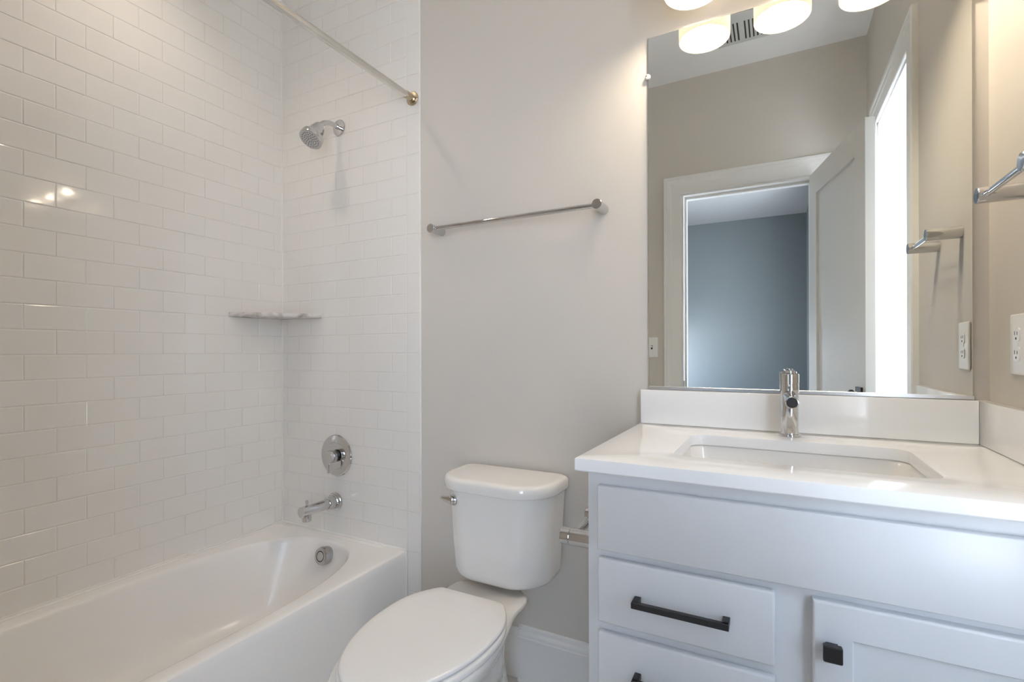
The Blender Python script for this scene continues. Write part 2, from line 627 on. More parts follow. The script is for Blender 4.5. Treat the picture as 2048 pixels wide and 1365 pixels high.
b = new()
rings = [tub_rect(0.0, 0.0), tub_rect(0.0, 0.04), tub_rect(0.0, RIM - 0.030), tub_rect(0.001, RIM - 0.012), tub_rect(0.004, RIM - 0.004), tub_rect(0.011, RIM - .0005), tub_rect(0.02, RIM)]
hx0, hy0 = 0.303, 0.690
rings += [tub_oval(hx0 + .006, hy0 + .006, RIM - .0003), tub_oval(hx0, hy0, RIM - 0.0025), tub_oval(hx0 - .005, hy0 - .005, RIM - 0.009),
          tub_oval(hx0 - .008, hy0 - .010, RIM - 0.022), tub_oval(hx0 - .013, hy0 - .020, RIM - 0.05),
          tub_oval(hx0 - .030, hy0 - .055, RIM - 0.14, 3.0), tub_oval(hx0 - .046, hy0 - .09, RIM - 0.22, 3.1),
          tub_oval(hx0 - .060, hy0 - .12, RIM - 0.265, 3.1), tub_oval(hx0 - .085, hy0 - .15, RIM - 0.288, 3.0),
          tub_oval(hx0 - .13, hy0 - .20, RIM - 0.296, 2.8), tub_oval(0.02, 0.05, RIM - 0.299, 2.2)]
loft(b, rings, False, True)
obj('tub_shell', b, M_tub, tub, smooth=True, angle=40)
b = new()
bx(b, tx0 + .03, -1.392, YT - 0.030, YT - 0.0006, RIM - .002, RIM + 0.0012, 0.001, 3)
bx(b, tx0, tx0 + 0.022, ty0 + .005, YT - 0.0006, RIM - .001, RIM + 0.0035, 0.003, 3)
obj('tile_ledge', b, M_tub, tub, smooth=True)
b = new()
bx(b, tx0, tx1 - .006, YT - 0.006, YT + .001, RIM - .003, RIM + 0.0065, 0.002, 2)
bx(b, XL - .001, tx0 + 0.006, ty0, YT - .0003, RIM - .003, RIM + 0.0065, 0.002, 2)
bx(b, tx1 - .005, tx1 + 0.004, YT - 0.006, YT + .001, 0.0, RIM - .002, 0.0018, 2)
bx(b, tx1 - .012, tx1 + 0.004, YT - 0.005, YT + .001, RIM - .006, RIM + .004, 0.0018, 2)
obj('caulk_bead', b, M_caulk, tub, smooth=True)
# overflow cover on the drain end
b = new()
ax = Vector((0.0, -1, 0.20)).normalized()
oc = Vector((-1.633, 1.452, 0.300))
lathe(b, oc, ax, [(0.034, -0.012), (0.036, 0.0), (0.036, 0.022), (0.033, 0.030), (0.027, 0.033), (0.0215, 0.0325), (0.0205, 0.0285), (0.019, 0.0285), (0.018, 0.0325), (0.0, 0.0325)], 48)
ovp = obj('overflow_cover', b, M_satin, tub, smooth=True, angle=25, label='round chrome overflow cover')
b = new()
lathe(b, oc + ax * 0.0287, ax, [(0.0205, 0), (0.0205, .0006), (0.0188, .0006), (0.0188, 0)], 40, False, False)
obj('groove', b, M_slot, tub, ovp)

# ------------------------------------------------------------------ tub spout
sp = thing('tub_spout', 'chrome tub spout with a diverter pin below the round valve plate', 'faucet', (-1.6753, YT, 0.4925))
b = new()
so = Vector((-1.6753, YT, 0.4925))
lathe(b, so, (0, -1, 0), [(0.038, 0.0003), (0.038, 0.007), (0.036, 0.009), (0.033, 0.010), (0.033, 0.018), (0.031, 0.020)], 48)
obj('flange', b, M_chrome, sp, smooth=True, angle=25)
b = new()
lathe(b, so, (0, -1, 0), [(0.0285, 0.019), (0.0285, 0.046), (0.027, 0.048), (0.0225, 0.049), (0.0215, 0.050), (0.0215, 0.176), (0.0207, 0.178)], 48)
obj('spout_tube', b, M_chrome, sp, smooth=True, angle=25)
b = new()
lathe(b, so + Vector((0, -0.152, -0.005)), (0, 0, -1), [(0.0195, 0), (0.0195, 0.034), (0.0185, 0.0355), (0.015, 0.0355), (0.0145, 0.030)], 40)
obj('outlet', b, M_chrome, sp, smooth=True, angle=25)
b = new()
lathe(b, so + Vector((0, -0.150, 0.018)), (0, 0, 1), [(0.0042, 0), (0.0042, 0.012), (0.0055, 0.0125), (0.0055, 0.0245), (0.005, 0.025)], 20)
obj('diverter_pin', b, M_chrome, sp, smooth=True, angle=25)

# ------------------------------------------------------------------ shower valve
va = thing('shower_valve', 'round chrome shower valve plate with a short lever handle', 'shower valve', (-1.669, YT, 0.690))
vo = Vector((-1.669, YT, 0.690))
b = new()
lathe(b, vo, (0, -1, 0), [(0.089, 0.0003), (0.089, 0.003), (0.0865, 0.0065), (0.083, 0.0075), (0.0585, 0.0085), (0.0580, 0.0080), (0.0565, 0.0080), (0.056, 0.0090), (0.0, 0.0092)], 72)
obj('trim_plate', b, M_chrome, va, smooth=True, angle=20)
b = new()
lathe(b, vo, (0, -1, 0), [(0.023, 0.009), (0.023, 0.016), (0.0205, 0.0165), (0.0205, 0.019)], 40)
obj('sleeve', b, M_rubber, va, smooth=True, angle=25)
b = new()
lathe(b, vo, (0, -1, 0), [(0.0265, 0.019), (0.0272, 0.020), (0.0272, 0.027), (0.0262, 0.0278), (0.0262, 0.0288), (0.0272, 0.0296), (0.0272, 0.050), (0.0265, 0.0515), (0.0, 0.0517)], 48)
hd = obj('handle', b, M_chrome, va, smooth=True, angle=25)
b = new()
bx(b, -1.669 - 0.0035, -1.669 + 0.0035, YT - 0.050, YT - 0.043, 0.690 - 0.068, 0.690 - 0.02, 0.001, 2)
obj('lever', b, M_chrome, va, hd, smooth=True)

# ------------------------------------------------------------------ shower head
sh = thing('showerhead', 'chrome bell shower head on a bent arm high on the tile', 'shower head', (-1.6486, YT, 2.094))
so = Vector((-1.6486, YT, 2.094))
b = new()
lathe(b, so, (0, -1, 0), [(0.0335, 0.0003), (0.0335, 0.003), (0.031, 0.006), (0.012, 0.0085), (0.0, 0.009)], 48)
obj('flange', b, M_chrome, sh, smooth=True, angle=20)
b = new()
axd = Vector((0, -0.054, -0.083)).normalized()
pts = [so + Vector((0, -0.004, 0)), so + Vector((0, -0.030, 0.001))]
p0 = Vector((0, -0.030, 0.001)); p1 = Vector((0, -0.072, 0.002)); p2 = Vector((0, -0.098, -0.026))
for i in range(1, 13):
    t = i / 12
    pts.append(so + p0 * (1 - t) ** 2 + p1 * 2 * t * (1 - t) + p2 * t * t)
tube(b, pts, 0.0105, 24)
obj('shower_arm', b, M_chrome, sh, smooth=True, angle=40)
b = new()
ho = so + p2
lathe(b, ho, axd, [(0.0085, -0.004), (0.0125, 0.0), (0.0135, 0.004), (0.0125, 0.008), (0.010, 0.0105)], 32)
obj('collar', b, M_chrome, sh, smooth=True, angle=30)
b = new()
lathe(b, ho, axd, [(0.012, 0.008), (0.0205, 0.0095), (0.0225, 0.0135), (0.0310, 0.045), (0.0375, 0.066), (0.0392, 0.0685), (0.0432, 0.0710), (0.0452, 0.0745), (0.0458, 0.079), (0.0462, 0.092), (0.0450, 0.0962), (0.0436, 0.0970), (0.0430, 0.0955)], 56)
hd = obj('head', b, M_chrome, sh, smooth=True, angle=18)
b = new()
lathe(b, ho, axd, [(0.0432, 0.094), (0.0432, 0.0958), (0.038, 0.0966), (0.0, 0.0975)], 48)
fc = obj('spray_face', b, M_spray, sh, hd, smooth=True, angle=30, label='grey face dotted with dark spray holes')
b = new()
d_, u_, v_ = frame(axd)
for rr, n in ((0.0075, 6), (0.015, 10), (0.0235, 15), (0.0330, 20)):
    for i in range(n):
        a = 2 * PI * i / n + rr * 50
        c_ = ho + d_ * 0.0955 + u_ * rr * math.cos(a) + v_ * rr * math.sin(a)
        lathe(b, c_, axd, [(0.0019, 0), (0.0019, 0.0022), (0.0014, 0.0030)], 8)
obj('spray_nozzles', b, M_slot, sh, hd)

# ------------------------------------------------------------------ shower rod
rod = thing('shower_rod', 'straight metal shower curtain rod over the bathtub', 'curtain rod', (-1.2508, 0.78, 2.123))
rx, rz = -1.2508, 2.123
b = new(); cyl(b, (rx, 0.05, rz), (rx, 1.502, rz), 0.0127, 32)
obj('rod_tube', b, M_rod, rod, smooth=True)
b = new(); lathe(b, (rx, YT, rz), (0, -1, 0), [(0.0272, 0.0004), (0.0272, 0.004), (0.0245, 0.007), (0.0150, 0.008), (0.0125, 0.010), (0.0125, 0.016), (0.0145, 0.017), (0.0145, 0.042), (0.0135, 0.043)], 40)
obj('end_flange', b, M_bronze, rod, smooth=True, angle=30, label='bronze toned end flange')
b = new(); lathe(b, (rx, 0.0142, rz), (0, 1, 0), [(0.0272, 0.0004), (0.0272, 0.004), (0.0245, 0.007), (0.0150, 0.008), (0.0145, 0.042)], 40)
obj('end_flange', b, M_bronze, rod, smooth=True, angle=30)

# ------------------------------------------------------------------ corner shelf
b = new()
cx_, cy_, R_ = XL + .0008, YT - .0008, 0.256
A_ = Vector((cx_, cy_ - R_, 0)); B_ = Vector((cx_ + R_ + .003, cy_, 0))
mid = (A_ + B_) / 2
nrm = Vector((1, -1, 0)).normalized()
outl = [Vector((cx_, cy_, 0))]
for i in range(25):
    t = i / 24
    outl.append(A_.lerp(B_, t) + nrm * 0.030 * (1 - (2 * t - 1) ** 2))


def shelf_ring(z, ins):
    c_ = Vector((cx_, cy_, 0))
    return [Vector((c_.x, c_.y, z))] + [Vector((p.x - nrm.x * ins, p.y - nrm.y * ins, z)) if 0 < i < 26 else Vector((p.x, p.y, z)) for i, p in enumerate(outl) if i > 0]


def shelf_ring2(z, ins):
    out = [Vector((cx_, cy_, z))]
    for i in range(25):
        p = outl[i + 1]
        t = i / 24
        q = p - nrm * ins
        q.x = max(q.x, cx_); q.y = min(q.y, cy_)
        out.append(Vector((q.x, q.y, z)))
    return out


loft(b, [shelf_ring2(1.2835, 0.004), shelf_ring2(1.2870, 0.0008), shelf_ring2(1.2925, 0.0), shelf_ring2(1.2980, 0.0008), shelf_ring2(1.3015, 0.004)])
o = obj('corner_shelf', b, M_marble, smooth=True, angle=50)
tag(o, 'grey veined marble corner shelf set in the tiled tub corner', 'shelf')


# ------------------------------------------------------------------ towel bars and paper holder
def bar_set(name, label, cat, posts, n, plen, prad, brad, bar_at, ring_at=None, mat_=M_chrome, base=True, loc=None, group=None):
    """posts: base points on the wall; n: outward direction"""
    n = Vector(n)
    P = [Vector(p) for p in posts]
    root = thing(name, label, cat, loc or (P[0] + P[1]) / 2, group)
    for p in P:
        b = new()
        prof = [(prad, 0.0004), (prad, plen - .0015), (prad - .0012, plen - .0002), (0, plen)]
        if ring_at:
            prof = [(prad, 0.0004), (prad, ring_at - .0012), (prad - .0012, ring_at), (prad, ring_at + .0012), (prad, plen - .0015), (prad - .0012, plen - .0002), (0, plen)]
        lathe(b, p, n, prof, 48)
        obj('post', b, mat_, root, smooth=True, angle=25)
    b = new()
    d = (P[1] - P[0]).normalized()
    cyl(b, P[0] + n * bar_at + d * (prad * .72), P[1] + n * bar_at - d * (prad * .72), brad, 28)
    obj('bar', b, mat_, root, smooth=True, angle=40)
    return root


bar_set('towel_bar', 'long chrome towel bar on the grey wall above the toilet', 'towel bar',
        [(-1.117, YB, 1.588), (-0.485, YB, 1.588)], (0, -1, 0), 0.075, 0.0162, 0.0080, 0.060)
bar_set('towel_bar', 'short chrome towel bar on the beige right wall beside the mirror', 'towel bar',
        [(XR, 1.345, 1.4515), (XR, 1.135, 1.4515)], (-1, 0, 0), 0.078, 0.0163, 0.0065, 0.064)
bar_set('toilet_paper_holder', 'empty chrome toilet paper holder on the side of the white vanity', 'toilet paper holder',
        [(-0.3452, 1.040, 0.724), (-0.3452, 1.205, 0.724)], (-1, 0, 0), 0.080, 0.0185, 0.0085, 0.056, ring_at=0.0585)

# ------------------------------------------------------------------ toilet
TXC = -0.791
toilet = thing('toilet', 'white two piece toilet with its lid closed between tub and vanity', 'toilet', (TXC, 1.15, 0))


def spline(xs, ys, x):
    if x <= xs[0]: return ys[0]
    if x >= xs[-1]: return ys[-1]
    for i in range(len(xs) - 1):
        if xs[i] <= x <= xs[i + 1]:
            break
    def d(j):
        if j == 0: return (ys[1] - ys[0]) / (xs[1] - xs[0])
        if j == len(xs) - 1: return (ys[-1] - ys[-2]) / (xs[-1] - xs[-2])
        return (ys[j + 1] - ys[j - 1]) / (xs[j + 1] - xs[j - 1])
    h = xs[i + 1] - xs[i]; t = (x - xs[i]) / h
    return ((2 * t ** 3 - 3 * t ** 2 + 1) * ys[i] + (t ** 3 - 2 * t ** 2 + t) * h * d(i) + (-2 * t ** 3 + 3 * t ** 2) * ys[i + 1] + (t ** 3 - t ** 2) * h * d(i + 1))


# outline parameter: s in 0..1 from nose to back; y and half width keyed per level
SK = [0, .03, .08, .16, .28, .42, .54, .66, .78, .9, 1.0]
LV = {  # z: (y list, hw list)
    0.388: ([.760, .765, .785, .830, .915, 1.020, 1.110, 1.190, 1.260, 1.345, 1.392], [0, .052, .097, .138, .170, .176, .168, .150, .133, .129, .085]),
    0.380: ([.755, .760, .780, .826, .912, 1.020, 1.112, 1.193, 1.263, 1.348, 1.395], [0, .056, .102, .143, .174, .180, .172, .154, .137, .133, .088]),
    0.362: ([.758, .763, .783, .829, .914, 1.021, 1.112, 1.192, 1.262, 1.340, 1.388], [0, .055, .101, .142, .172, .178, .169, .148, .129, .116, .080]),
    0.330: ([.772, .777, .797, .840, .922, 1.022, 1.108, 1.183, 1.250, 1.312, 1.374], [0, .050, .093, .132, .161, .166, .155, .132, .108, .076, .046]),
    0.285: ([.792, .797, .816, .858, .934, 1.026, 1.104, 1.175, 1.242, 1.312, 1.370], [0, .047, .089, .125, .153, .159, .150, .131, .106, .070, .038]),
    0.220: ([.825, .830, .848, .885, .952, 1.033, 1.102, 1.170, 1.238, 1.306, 1.362], [0, .043, .080, .111, .137, .145, .139, .124, .102, .067, .037]),
    0.140: ([.895, .899, .913, .940, .990, 1.050, 1.108, 1.170, 1.238, 1.308, 1.365], [0, .038, .068, .090, .105, .109, .108, .103, .092, .068, .044]),
    0.060: ([.905, .909, .922, .947, .994, 1.052, 1.110, 1.172, 1.240, 1.312, 1.372], [0, .040, .071, .094, .107, .110, .109, .106, .098, .080, .058]),
    0.012: ([.893, .897, .911, .938, .988, 1.050, 1.110, 1.175, 1.245, 1.318, 1.380], [0, .043, .076, .101, .115, .117, .116, .114, .108, .092, .070]),
    0.000: ([.892, .896, .910, .937, .988, 1.050, 1.110, 1.175, 1.245, 1.318, 1.380], [0, .043, .076, .101, .115, .117, .116, .114, .108, .092, .070]),
}
for q_ in LV:
    LV[q_] = ([y_ + .017 * max(0.0, 1.05 - y_) / .295 for y_ in LV[q_][0]], [h_ * (0.97 if q_ > .3 else 1.0) for h_ in LV[q_][1]])
zs = sorted(LV)
NS = 34


def bowl_ring(z):
    out_r = []
    for k in range(NS + 1):
        s = (k / NS) ** 1.35
        ylv = [spline(SK, LV[q][0], s) for q in zs]
        hlv = [spline(SK, LV[q][1], s) for q in zs]
        out_r.append((spline(zs, hlv, z), spline(zs, ylv, z)))
    ring = [Vector((TXC + h_, y_, z)) for h_, y_ in out_r]
    ring += [Vector((TXC - h_, y_, z)) for h_, y_ in reversed(out_r[1:])]
    return ring


b = new()
zl = [0.0, 0.006, 0.012, 0.03, 0.06, 0.09, 0.12, 0.15, 0.18, 0.21, 0.24, 0.265, 0.285, 0.305, 0.32, 0.333, 0.343, 0.351, 0.357, 0.362, 0.372, 0.380, 0.385, 0.388]
loft(b, [bowl_ring(z) for z in zl])
obj('bowl', b, M_porc, toilet, smooth=True, angle=60)


def seat_outline(hw, y0, y1, hb, n=48):
    """egg outline, flat back at y1 with half width hb"""
    pts = []
    L = y1 - y0
    for k in range(n + 1):
        s = (k / n) ** 1.3
        y = y0 + L * (1 - math.cos(PI * s)) / 2
        q = (y - y0) / L
        qm = 0.60
        if q <= qm:
            e = (qm - q) / qm
            h_ = hw * math.sqrt(max(0.0, 1 - e ** 1.9))
        else:
            e = (q - qm) / (1 - qm)
            h_ = hw - (hw - hb) * e ** 2.8
        pts.append((h_, y))
    y = y1
    pts = [p for p in pts if p[1] < y - .022]
    hl, yl = pts[-1]
    hp, yp = pts[-2]
    hc = hl + (hl - hp) / (yl - yp) * (y - yl) * .8
    for t in (.2, .4, .6, .8, 1.0):
        pts.append((hl * (1 - t) ** 2 + 2 * hc * t * (1 - t) + (hc - .018) * t * t, yl * (1 - t) ** 2 + 2 * y * t * (1 - t) + y * t * t))
    ring = [Vector((TXC + h_, y, 0)) for h_, y in pts] + [Vector((TXC - h_, y, 0)) for h_, y in reversed(pts[1:])]
    return ring


def slab(bm, ring, z0, z1, r, crown=0.0, roundness=True):
    c = sum((p for p in ring), Vector()) / len(ring)

    def ins(d, z):
        out = []
        n = len(ring)
        for i, p in enumerate(ring):
            tdir = ring[(i + 1) % n] - ring[i - 1]
            nn = Vector((tdir.y, -tdir.x, 0))
            nn = nn.normalized() if nn.length > 1e-9 else Vector()
            if nn.dot(p - c) < 0: nn = -nn
            out.append(Vector((p.x - nn.x * d, p.y - nn.y * d, z)))
        return out

    def toward(f, z):
        return [Vector((c.x + (p.x - c.x) * f, c.y + (p.y - c.y) * f, z)) for p in ring]
    rr = [ins(r, z0), ins(r * .3, z0 + r * .3), ins(0, z0 + r), ins(0, z1 - r), ins(r * .3, z1 - r * .3), ins(r, z1)]
    if crown:
        rr += [toward(.85, z1 + crown * .55), toward(.6, z1 + crown * .85), toward(.3, z1 + crown)]
    loft(bm, rr)


b = new(); slab(b, seat_outline(0.1765, 0.768, 1.222, 0.116), 0.3895, 0.4075, 0.006)
obj('seat', b, M_seat, toilet, smooth=True, angle=50)
b = new(); slab(b, seat_outline(0.1720, 0.773, 1.238, 0.104), 0.4095, 0.4235, 0.006, 0.004)
obj('toilet_lid', b, M_seat, toilet, smooth=True, angle=50)
for sx in (-1, 1):
    b = new(); bx(b, TXC + sx * 0.112 - 0.014, TXC + sx * 0.112 + 0.014, 1.190, 1.214, 0.386, 0.3960, 0.002, 2)
    obj('hinge', b, M_seat, toilet, smooth=True)


def tank_ring(hw, y0, y1, z, rf=0.105, rb=0.022, cx=TXC - .003, bow=0.012):
    out = []
    # front edge bowed, from right-back corner counter-clockwise seen from above
    def arc(cx0, cy0, r, a0, a1, n):
        for i in range(n + 1):
            a = a0 + (a1 - a0) * i / n
            out.append(Vector((cx0 + r * math.cos(a), cy0 + r * math.sin(a), z)))
    arc(cx + hw - rb, y1 - rb, rb, 0, PI / 2, 6)
    arc(cx - hw + rb, y1 - rb, rb, PI / 2, PI, 6)
    arc(cx - hw + rf, y0 + rf, rf, PI, PI * 1.5, 12)
    arc(cx + hw - rf, y0 + rf, rf, PI * 1.5, PI * 2, 12)
    for p in out:
        q = (p.x - cx) / hw
        fy = (y1 - p.y) / (y1 - y0)
        p.y -= bow * max(0, 1 - q * q) * max(0, min(1, fy))
    return out


b = new()
tk = []
for z, hw, yf, e in ((0.4015, .140, 1.375, 0), (0.4030, .152, 1.360, 0), (0.408, .163, 1.350, 0), (0.418, .1695, 1.344, 0), (0.434, .173, 1.341, 0), (0.52, .178, 1.338, 0), (0.62, .184, 1.335, 0), (0.700, .189, 1.333, 0)):
    tk.append(tank_ring(hw, yf, 1.527, z, rf=0.100))
loft(b, tk)
obj('tank', b, M_porc, toilet, smooth=True, angle=50)
b = new()
tl = []
for z, dd in ((0.6925, .006), (0.6935, .002), (0.697, .0), (0.7205, .0), (0.7262, -.0025), (0.7300, -.0075), (0.7318, -.0140), (0.7325, -.024)):
    tl.append(tank_ring(0.201 + dd if dd <= 0 else .201 - dd, 1.316 - min(dd, 0) + (dd if dd > 0 else 0), 1.5345 + min(dd, 0) * .5, z, rf=0.108 + min(dd, 0), rb=0.032, bow=0.014))
loft(b, tl)
obj('tank_lid', b, M_porc, toilet, smooth=True, angle=50)
b = new()
lo = Vector((-0.9180, 1.3405, 0.6570))
ld = Vector((-0.34, -0.94, 0)).normalized()
lathe(b, lo, ld, [(0.0165, -0.016), (0.0175, 0.0), (0.0172, 0.011), (0.0150, 0.0135), (0.0, 0.0138)], 32)
lv = obj('flush_lever', b, M_chrome, toilet, smooth=True, angle=30)
b = new()
lt = Vector((-0.86, 0.50, 0.0)).normalized()
lt = (lt * 0.86 + ld * 0.5 + Vector((0, 0, 0.10))).normalized()
c0 = lo + ld * 0.013
_, uu, vv = frame(lt)
rg = []
for t, ra, rb_ in ((-.011, .004, .003), (-.008, .0105, .0055), (-.001, .0130, .0065), (0.008, .0125, .006), (0.020, .010, .005), (0.031, .0085, .004), (0.037, .0065, .0035), (0.040, .003, .002)):
    side = ld.cross(Vector((0, 0, 1))).normalized()
    rg.append([c0 + ld * 0.005 + lt * t + Vector((0, 0, 1)) * ra * math.cos(2 * PI * i / 20) + ld * rb_ * math.sin(2 * PI * i / 20) for i in range(20)])
loft(b, rg)
obj('lever_arm', b, M_chrome, toilet, lv, smooth=True, angle=60)

# ------------------------------------------------------------------ vanity cabinet
VY = 0.990                                     # face frame plane
FY = 0.972                                     # faces of drawers and door
VX0, VX1 = -0.3450, 0.4385
cab = thing('vanity_cabinet', 'white painted vanity cabinet with black pulls under the countertop', 'cabinet', (0.045, 1.26, 0))
b = new()
bx(b, VX0, VX0 + 0.018, VY + .019, YB - .003, 0.0, 0.8895)
bx(b, VX1 - 0.018, VX1, VY + .019, YB - .003, 0.0, 0.8895)
bx(b, VX0 + .018, VX1 - .018, YB - 0.012, YB - .003, 0.1, 0.75)
bx(b, VX0 + .018, VX1 - .018, VY + .02, YB - .012, 0.10, 0.115)
bx(b, VX0 + .018, VX1 - .018, 1.06, 1.075, 0.0, 0.10)
obj('carcass', b, M_cab, cab)
b = new()
bx(b, VX0, VX0 + 0.045, VY, VY + .019, 0.10, 0.8895)
bx(b, VX1 - 0.04, VX1, VY, VY + .019, 0.10, 0.8895)
bx(b, VX0 + .045, VX1 - .04, VY, VY + .019, 0.845, 0.8895)
bx(b, VX0 + .045, VX1 - .04, VY, VY + .019, 0.70, 0.755)
bx(b, VX0 + .045, VX1 - .04, VY, VY + .019, 0.10, 0.14)
bx(b, -0.012, 0.065, VY, VY + .019, 0.14, 0.70)
bx(b, VX0 + .045, -0.012, VY, VY + .019, 0.555, 0.60)
bx(b, VX0 + .045, -0.012, VY, VY + .019, 0.405, 0.45)
bx(b, VX0 + .045, -0.012, VY, VY + .019, 0.255, 0.30)
obj('face_frame', b, M_cab, cab)
b = new(); bx(b, -0.3205, 0.4165, FY, VY - .0004, 0.7345, 0.8645, 0.0025, 2)
obj('false_front', b, M_cab, cab, smooth=True, angle=50)


def pull(root, parent, xc, z, L=0.171):
    b = new()
    x0, x1 = xc - L / 2, xc + L / 2
    yy = FY - 0.032
    bx(b, x0, x1, yy, yy + 0.0105, z - .0055, z + .0055, 0.0008, 1)
    bx(b, x0, x0 + 0.012, yy + .004, FY - .0002, z - .0055, z + .0055, 0.0006, 1)
    bx(b, x1 - 0.012, x1, yy + .004, FY - .0002, z - .0055, z + .0055, 0.0006, 1)
    return obj('handle', b, M_black, root, parent, label='black square bar pull')


for (z0, z1) in ((0.5885, 0.7185), (0.4395, 0.5695), (0.2905, 0.4205), (0.1415, 0.2715)):
    b = new(); bx(b, -0.3205, -0.0025, FY, VY - .0004, z0, z1, 0.0045, 3)
    d_ = obj('drawer', b, M_cab, cab, smooth=True, angle=50)
    pull(cab, d_, -0.1590, z1 - 0.0655)
# shaker door
b = new()
dx0, dx1, dz0, dz1 = 0.0530, 0.4165, 0.1415, 0.7200
sw = 0.057
q4 = lambda i, y: [Vector((dx0 + i, y, dz0 + i)), Vector((dx1 - i, y, dz0 + i)), Vector((dx1 - i, y, dz1 - i)), Vector((dx0 + i, y, dz1 - i))]
loft(b, [q4(0, VY - .0004), q4(0, FY + .004), q4(.0008, FY + .0018), q4(.0022, FY + .0005), q4(.004, FY), q4(sw - .0015, FY), q4(sw, FY + .0010), q4(sw + .0012, FY + .0080)])
door = obj('door', b, M_cab, cab)
b = new()
kx, kz = 0.0800, 0.6460
bx(b, kx - .0085, kx + .0085, FY - 0.016, FY - .0002, kz - .0085, kz + .0085, 0.0006, 1)
t = bmesh.new()
bx(b, kx - .0135, kx + .0135, FY - 0.025, FY - 0.013, kz - .0135, kz + .0135, 0.0018, 1)
t.free()
obj('knob', b, M_black, cab, door, label='black square knob')

# ------------------------------------------------------------------ countertop with sink cut-out
CX0, CX1, CY0, CY1 = -0.3660, 0.4385, 0.9660, YB - .0015
scx, scy, shx, shy = 0.0305, 1.2360, 0.2255, 0.149
b = new()
t = bmesh.new()


def cring(bmv, pts):
    return [bmv.verts.new(p) for p in pts]


n_ = 8
inner = lambda off, z: rrect(scx, scy, shx + off, shy + off, 0.034 + off, z, n_)
angl = [math.atan2(p.y - scy, p.x - scx) for p in inner(0, 0)]
n_in = len(angl)


def outer(ins, z):
    """outer rectangle points matched to the inner ring, corners included"""
    X0, X1, Y0, Y1 = CX0 + ins, CX1 - ins, CY0 + ins, CY1 - ins
    cor = [Vector((X1, Y1, z)), Vector((X0, Y1, z)), Vector((X0, Y0, z)), Vector((X1, Y0, z))]
    out = []
    m = n_ + 1
    for k in range(4):
        cpt = cor[k]
        for i in range(m):
            f = i / (m - 1)
            src = inner(0, 0)[k * m + i]
            if k % 2 == 0:
                # quadrants 0, 2: side edge first, then top/bottom edge
                p = Vector((cpt.x, cpt.y, z))
                if f < 0.5: p.y = src.y + (cpt.y - src.y) * (f / 0.5)
                else: p.x = src.x + (cpt.x - src.x) * ((1 - f) / 0.5)
            else:
                p = Vector((cpt.x, cpt.y, z))
                if f < 0.5: p.x = src.x + (cpt.x - src.x) * (f / 0.5)
                else: p.y = src.y + (cpt.y - src.y) * ((1 - f) / 0.5)
            out.append(p)
    return out


CB = CT - 0.0265
R1 = 0.0022
loft(b, [inner(0.0, CB), inner(0.0, CT - R1), inner(R1 * .3, CT - R1 * .3), inner(R1, CT),
         outer(R1, CT), outer(R1 * .3, CT - R1 * .3), outer(0, CT - R1), outer(0, CB + R1), outer(R1, CB), inner(0.0, CB)], False, False)
o = obj('countertop', b, M_quartz, smooth=True, angle=40)
tag(o, 'white quartz countertop with a sink cut-out on top of the vanity cabinet', 'countertop')

b = new(); bx(b, CX0 + .002, XR - 0.025, YB - 0.0245, YB - .0008, CT + .0004, 1.0185, 0.0014, 2)
o = obj('backsplash', b, M_quartz, smooth=True, angle=50)
tag(o, 'long white quartz backsplash strip below the mirror', 'backsplash')
b = new(); bx(b, XR - 0.0245, XR - .0008, CY0 + .004, YB - .0008, CT + .0004, 1.0185, 0.0014, 2)
o = obj('side_splash', b, M_quartz, smooth=True, angle=50)
tag(o, 'white quartz side splash strip against the beige right wall', 'backsplash')

# ------------------------------------------------------------------ undermount sink
sk = thing('sink', 'white rectangular undermount sink basin below the countertop cut-out', 'sink', (scx, scy, CB - 0.14))
b = new()
ir = lambda off, z, r=0.04: rrect(scx, scy, shx + off, shy + off, r, z, 10)
zt = CB - 0.0015
loft(b, [ir(0.028, zt), ir(0.004, zt), ir(0.001, zt - .003), ir(-0.004, zt - .04), ir(-0.010, zt - .09), ir(-0.018, zt - .115), ir(-0.032, zt - .128, .05), ir(-0.06, zt - .134, .05), ir(-0.12, zt - .138, .02),
         ir(-0.12, zt - .148, .02), ir(-0.05, zt - .145, .05), ir(-0.015, zt - .13, .05), ir(0.0, zt - .10), ir(0.008, zt - .01), ir(0.028, zt - .01), ir(0.028, zt)], False, False)
obj('basin', b, M_porc, sk, smooth=True, angle=45)
b = new(); bx(b, scx - shx + .10, scx + shx - .10, scy - shy + .1, scy + shy - .1, zt - .147, zt - .1385)
obj('basin_floor', b, M_porc, sk)
b = new(); lathe(b, (scx, scy, zt - .1384), (0, 0, 1), [(0.030, 0), (0.030, .002), (.026, .003), (.019, .0015), (0, .001)], 36)
obj('drain', b, M_chrome, sk, smooth=True, angle=30)

# ------------------------------------------------------------------ basin faucet
fa = thing('basin_faucet', 'chrome single hole faucet standing behind the sink', 'faucet', (0.0305, 1.4640, CT))
fo = Vector((0.0305, 1.4640, CT))
b = new(); lathe(b, fo, (0, 0, 1), [(0.0260, 0.0003), (0.0265, 0.001), (0.0265, 0.0050), (0.0250, 0.0060), (0.020, 0.0063)], 48)
obj('base_ring', b, M_chrome, fa, smooth=True, angle=25)
b = new(); lathe(b, fo, (0, 0, 1), [(0.0206, 0.0060), (0.0206, 0.105), (0.0208, 0.110), (0.0214, 0.116), (0.0214, 0.1325), (0.0206, 0.1337)], 48)
obj('body', b, M_chrome, fa, smooth=True, angle=40)
b = new(); lathe(b, fo, (0, 0, 1), [(0.0195, 0.1335), (0.0195, 0.1350), (0.0216, 0.1353), (0.0216, 0.1580), (0.0206, 0.1595), (0.0, 0.1597)], 48)
hd = obj('handle', b, M_chrome, fa, smooth=True, angle=25)
b = new()
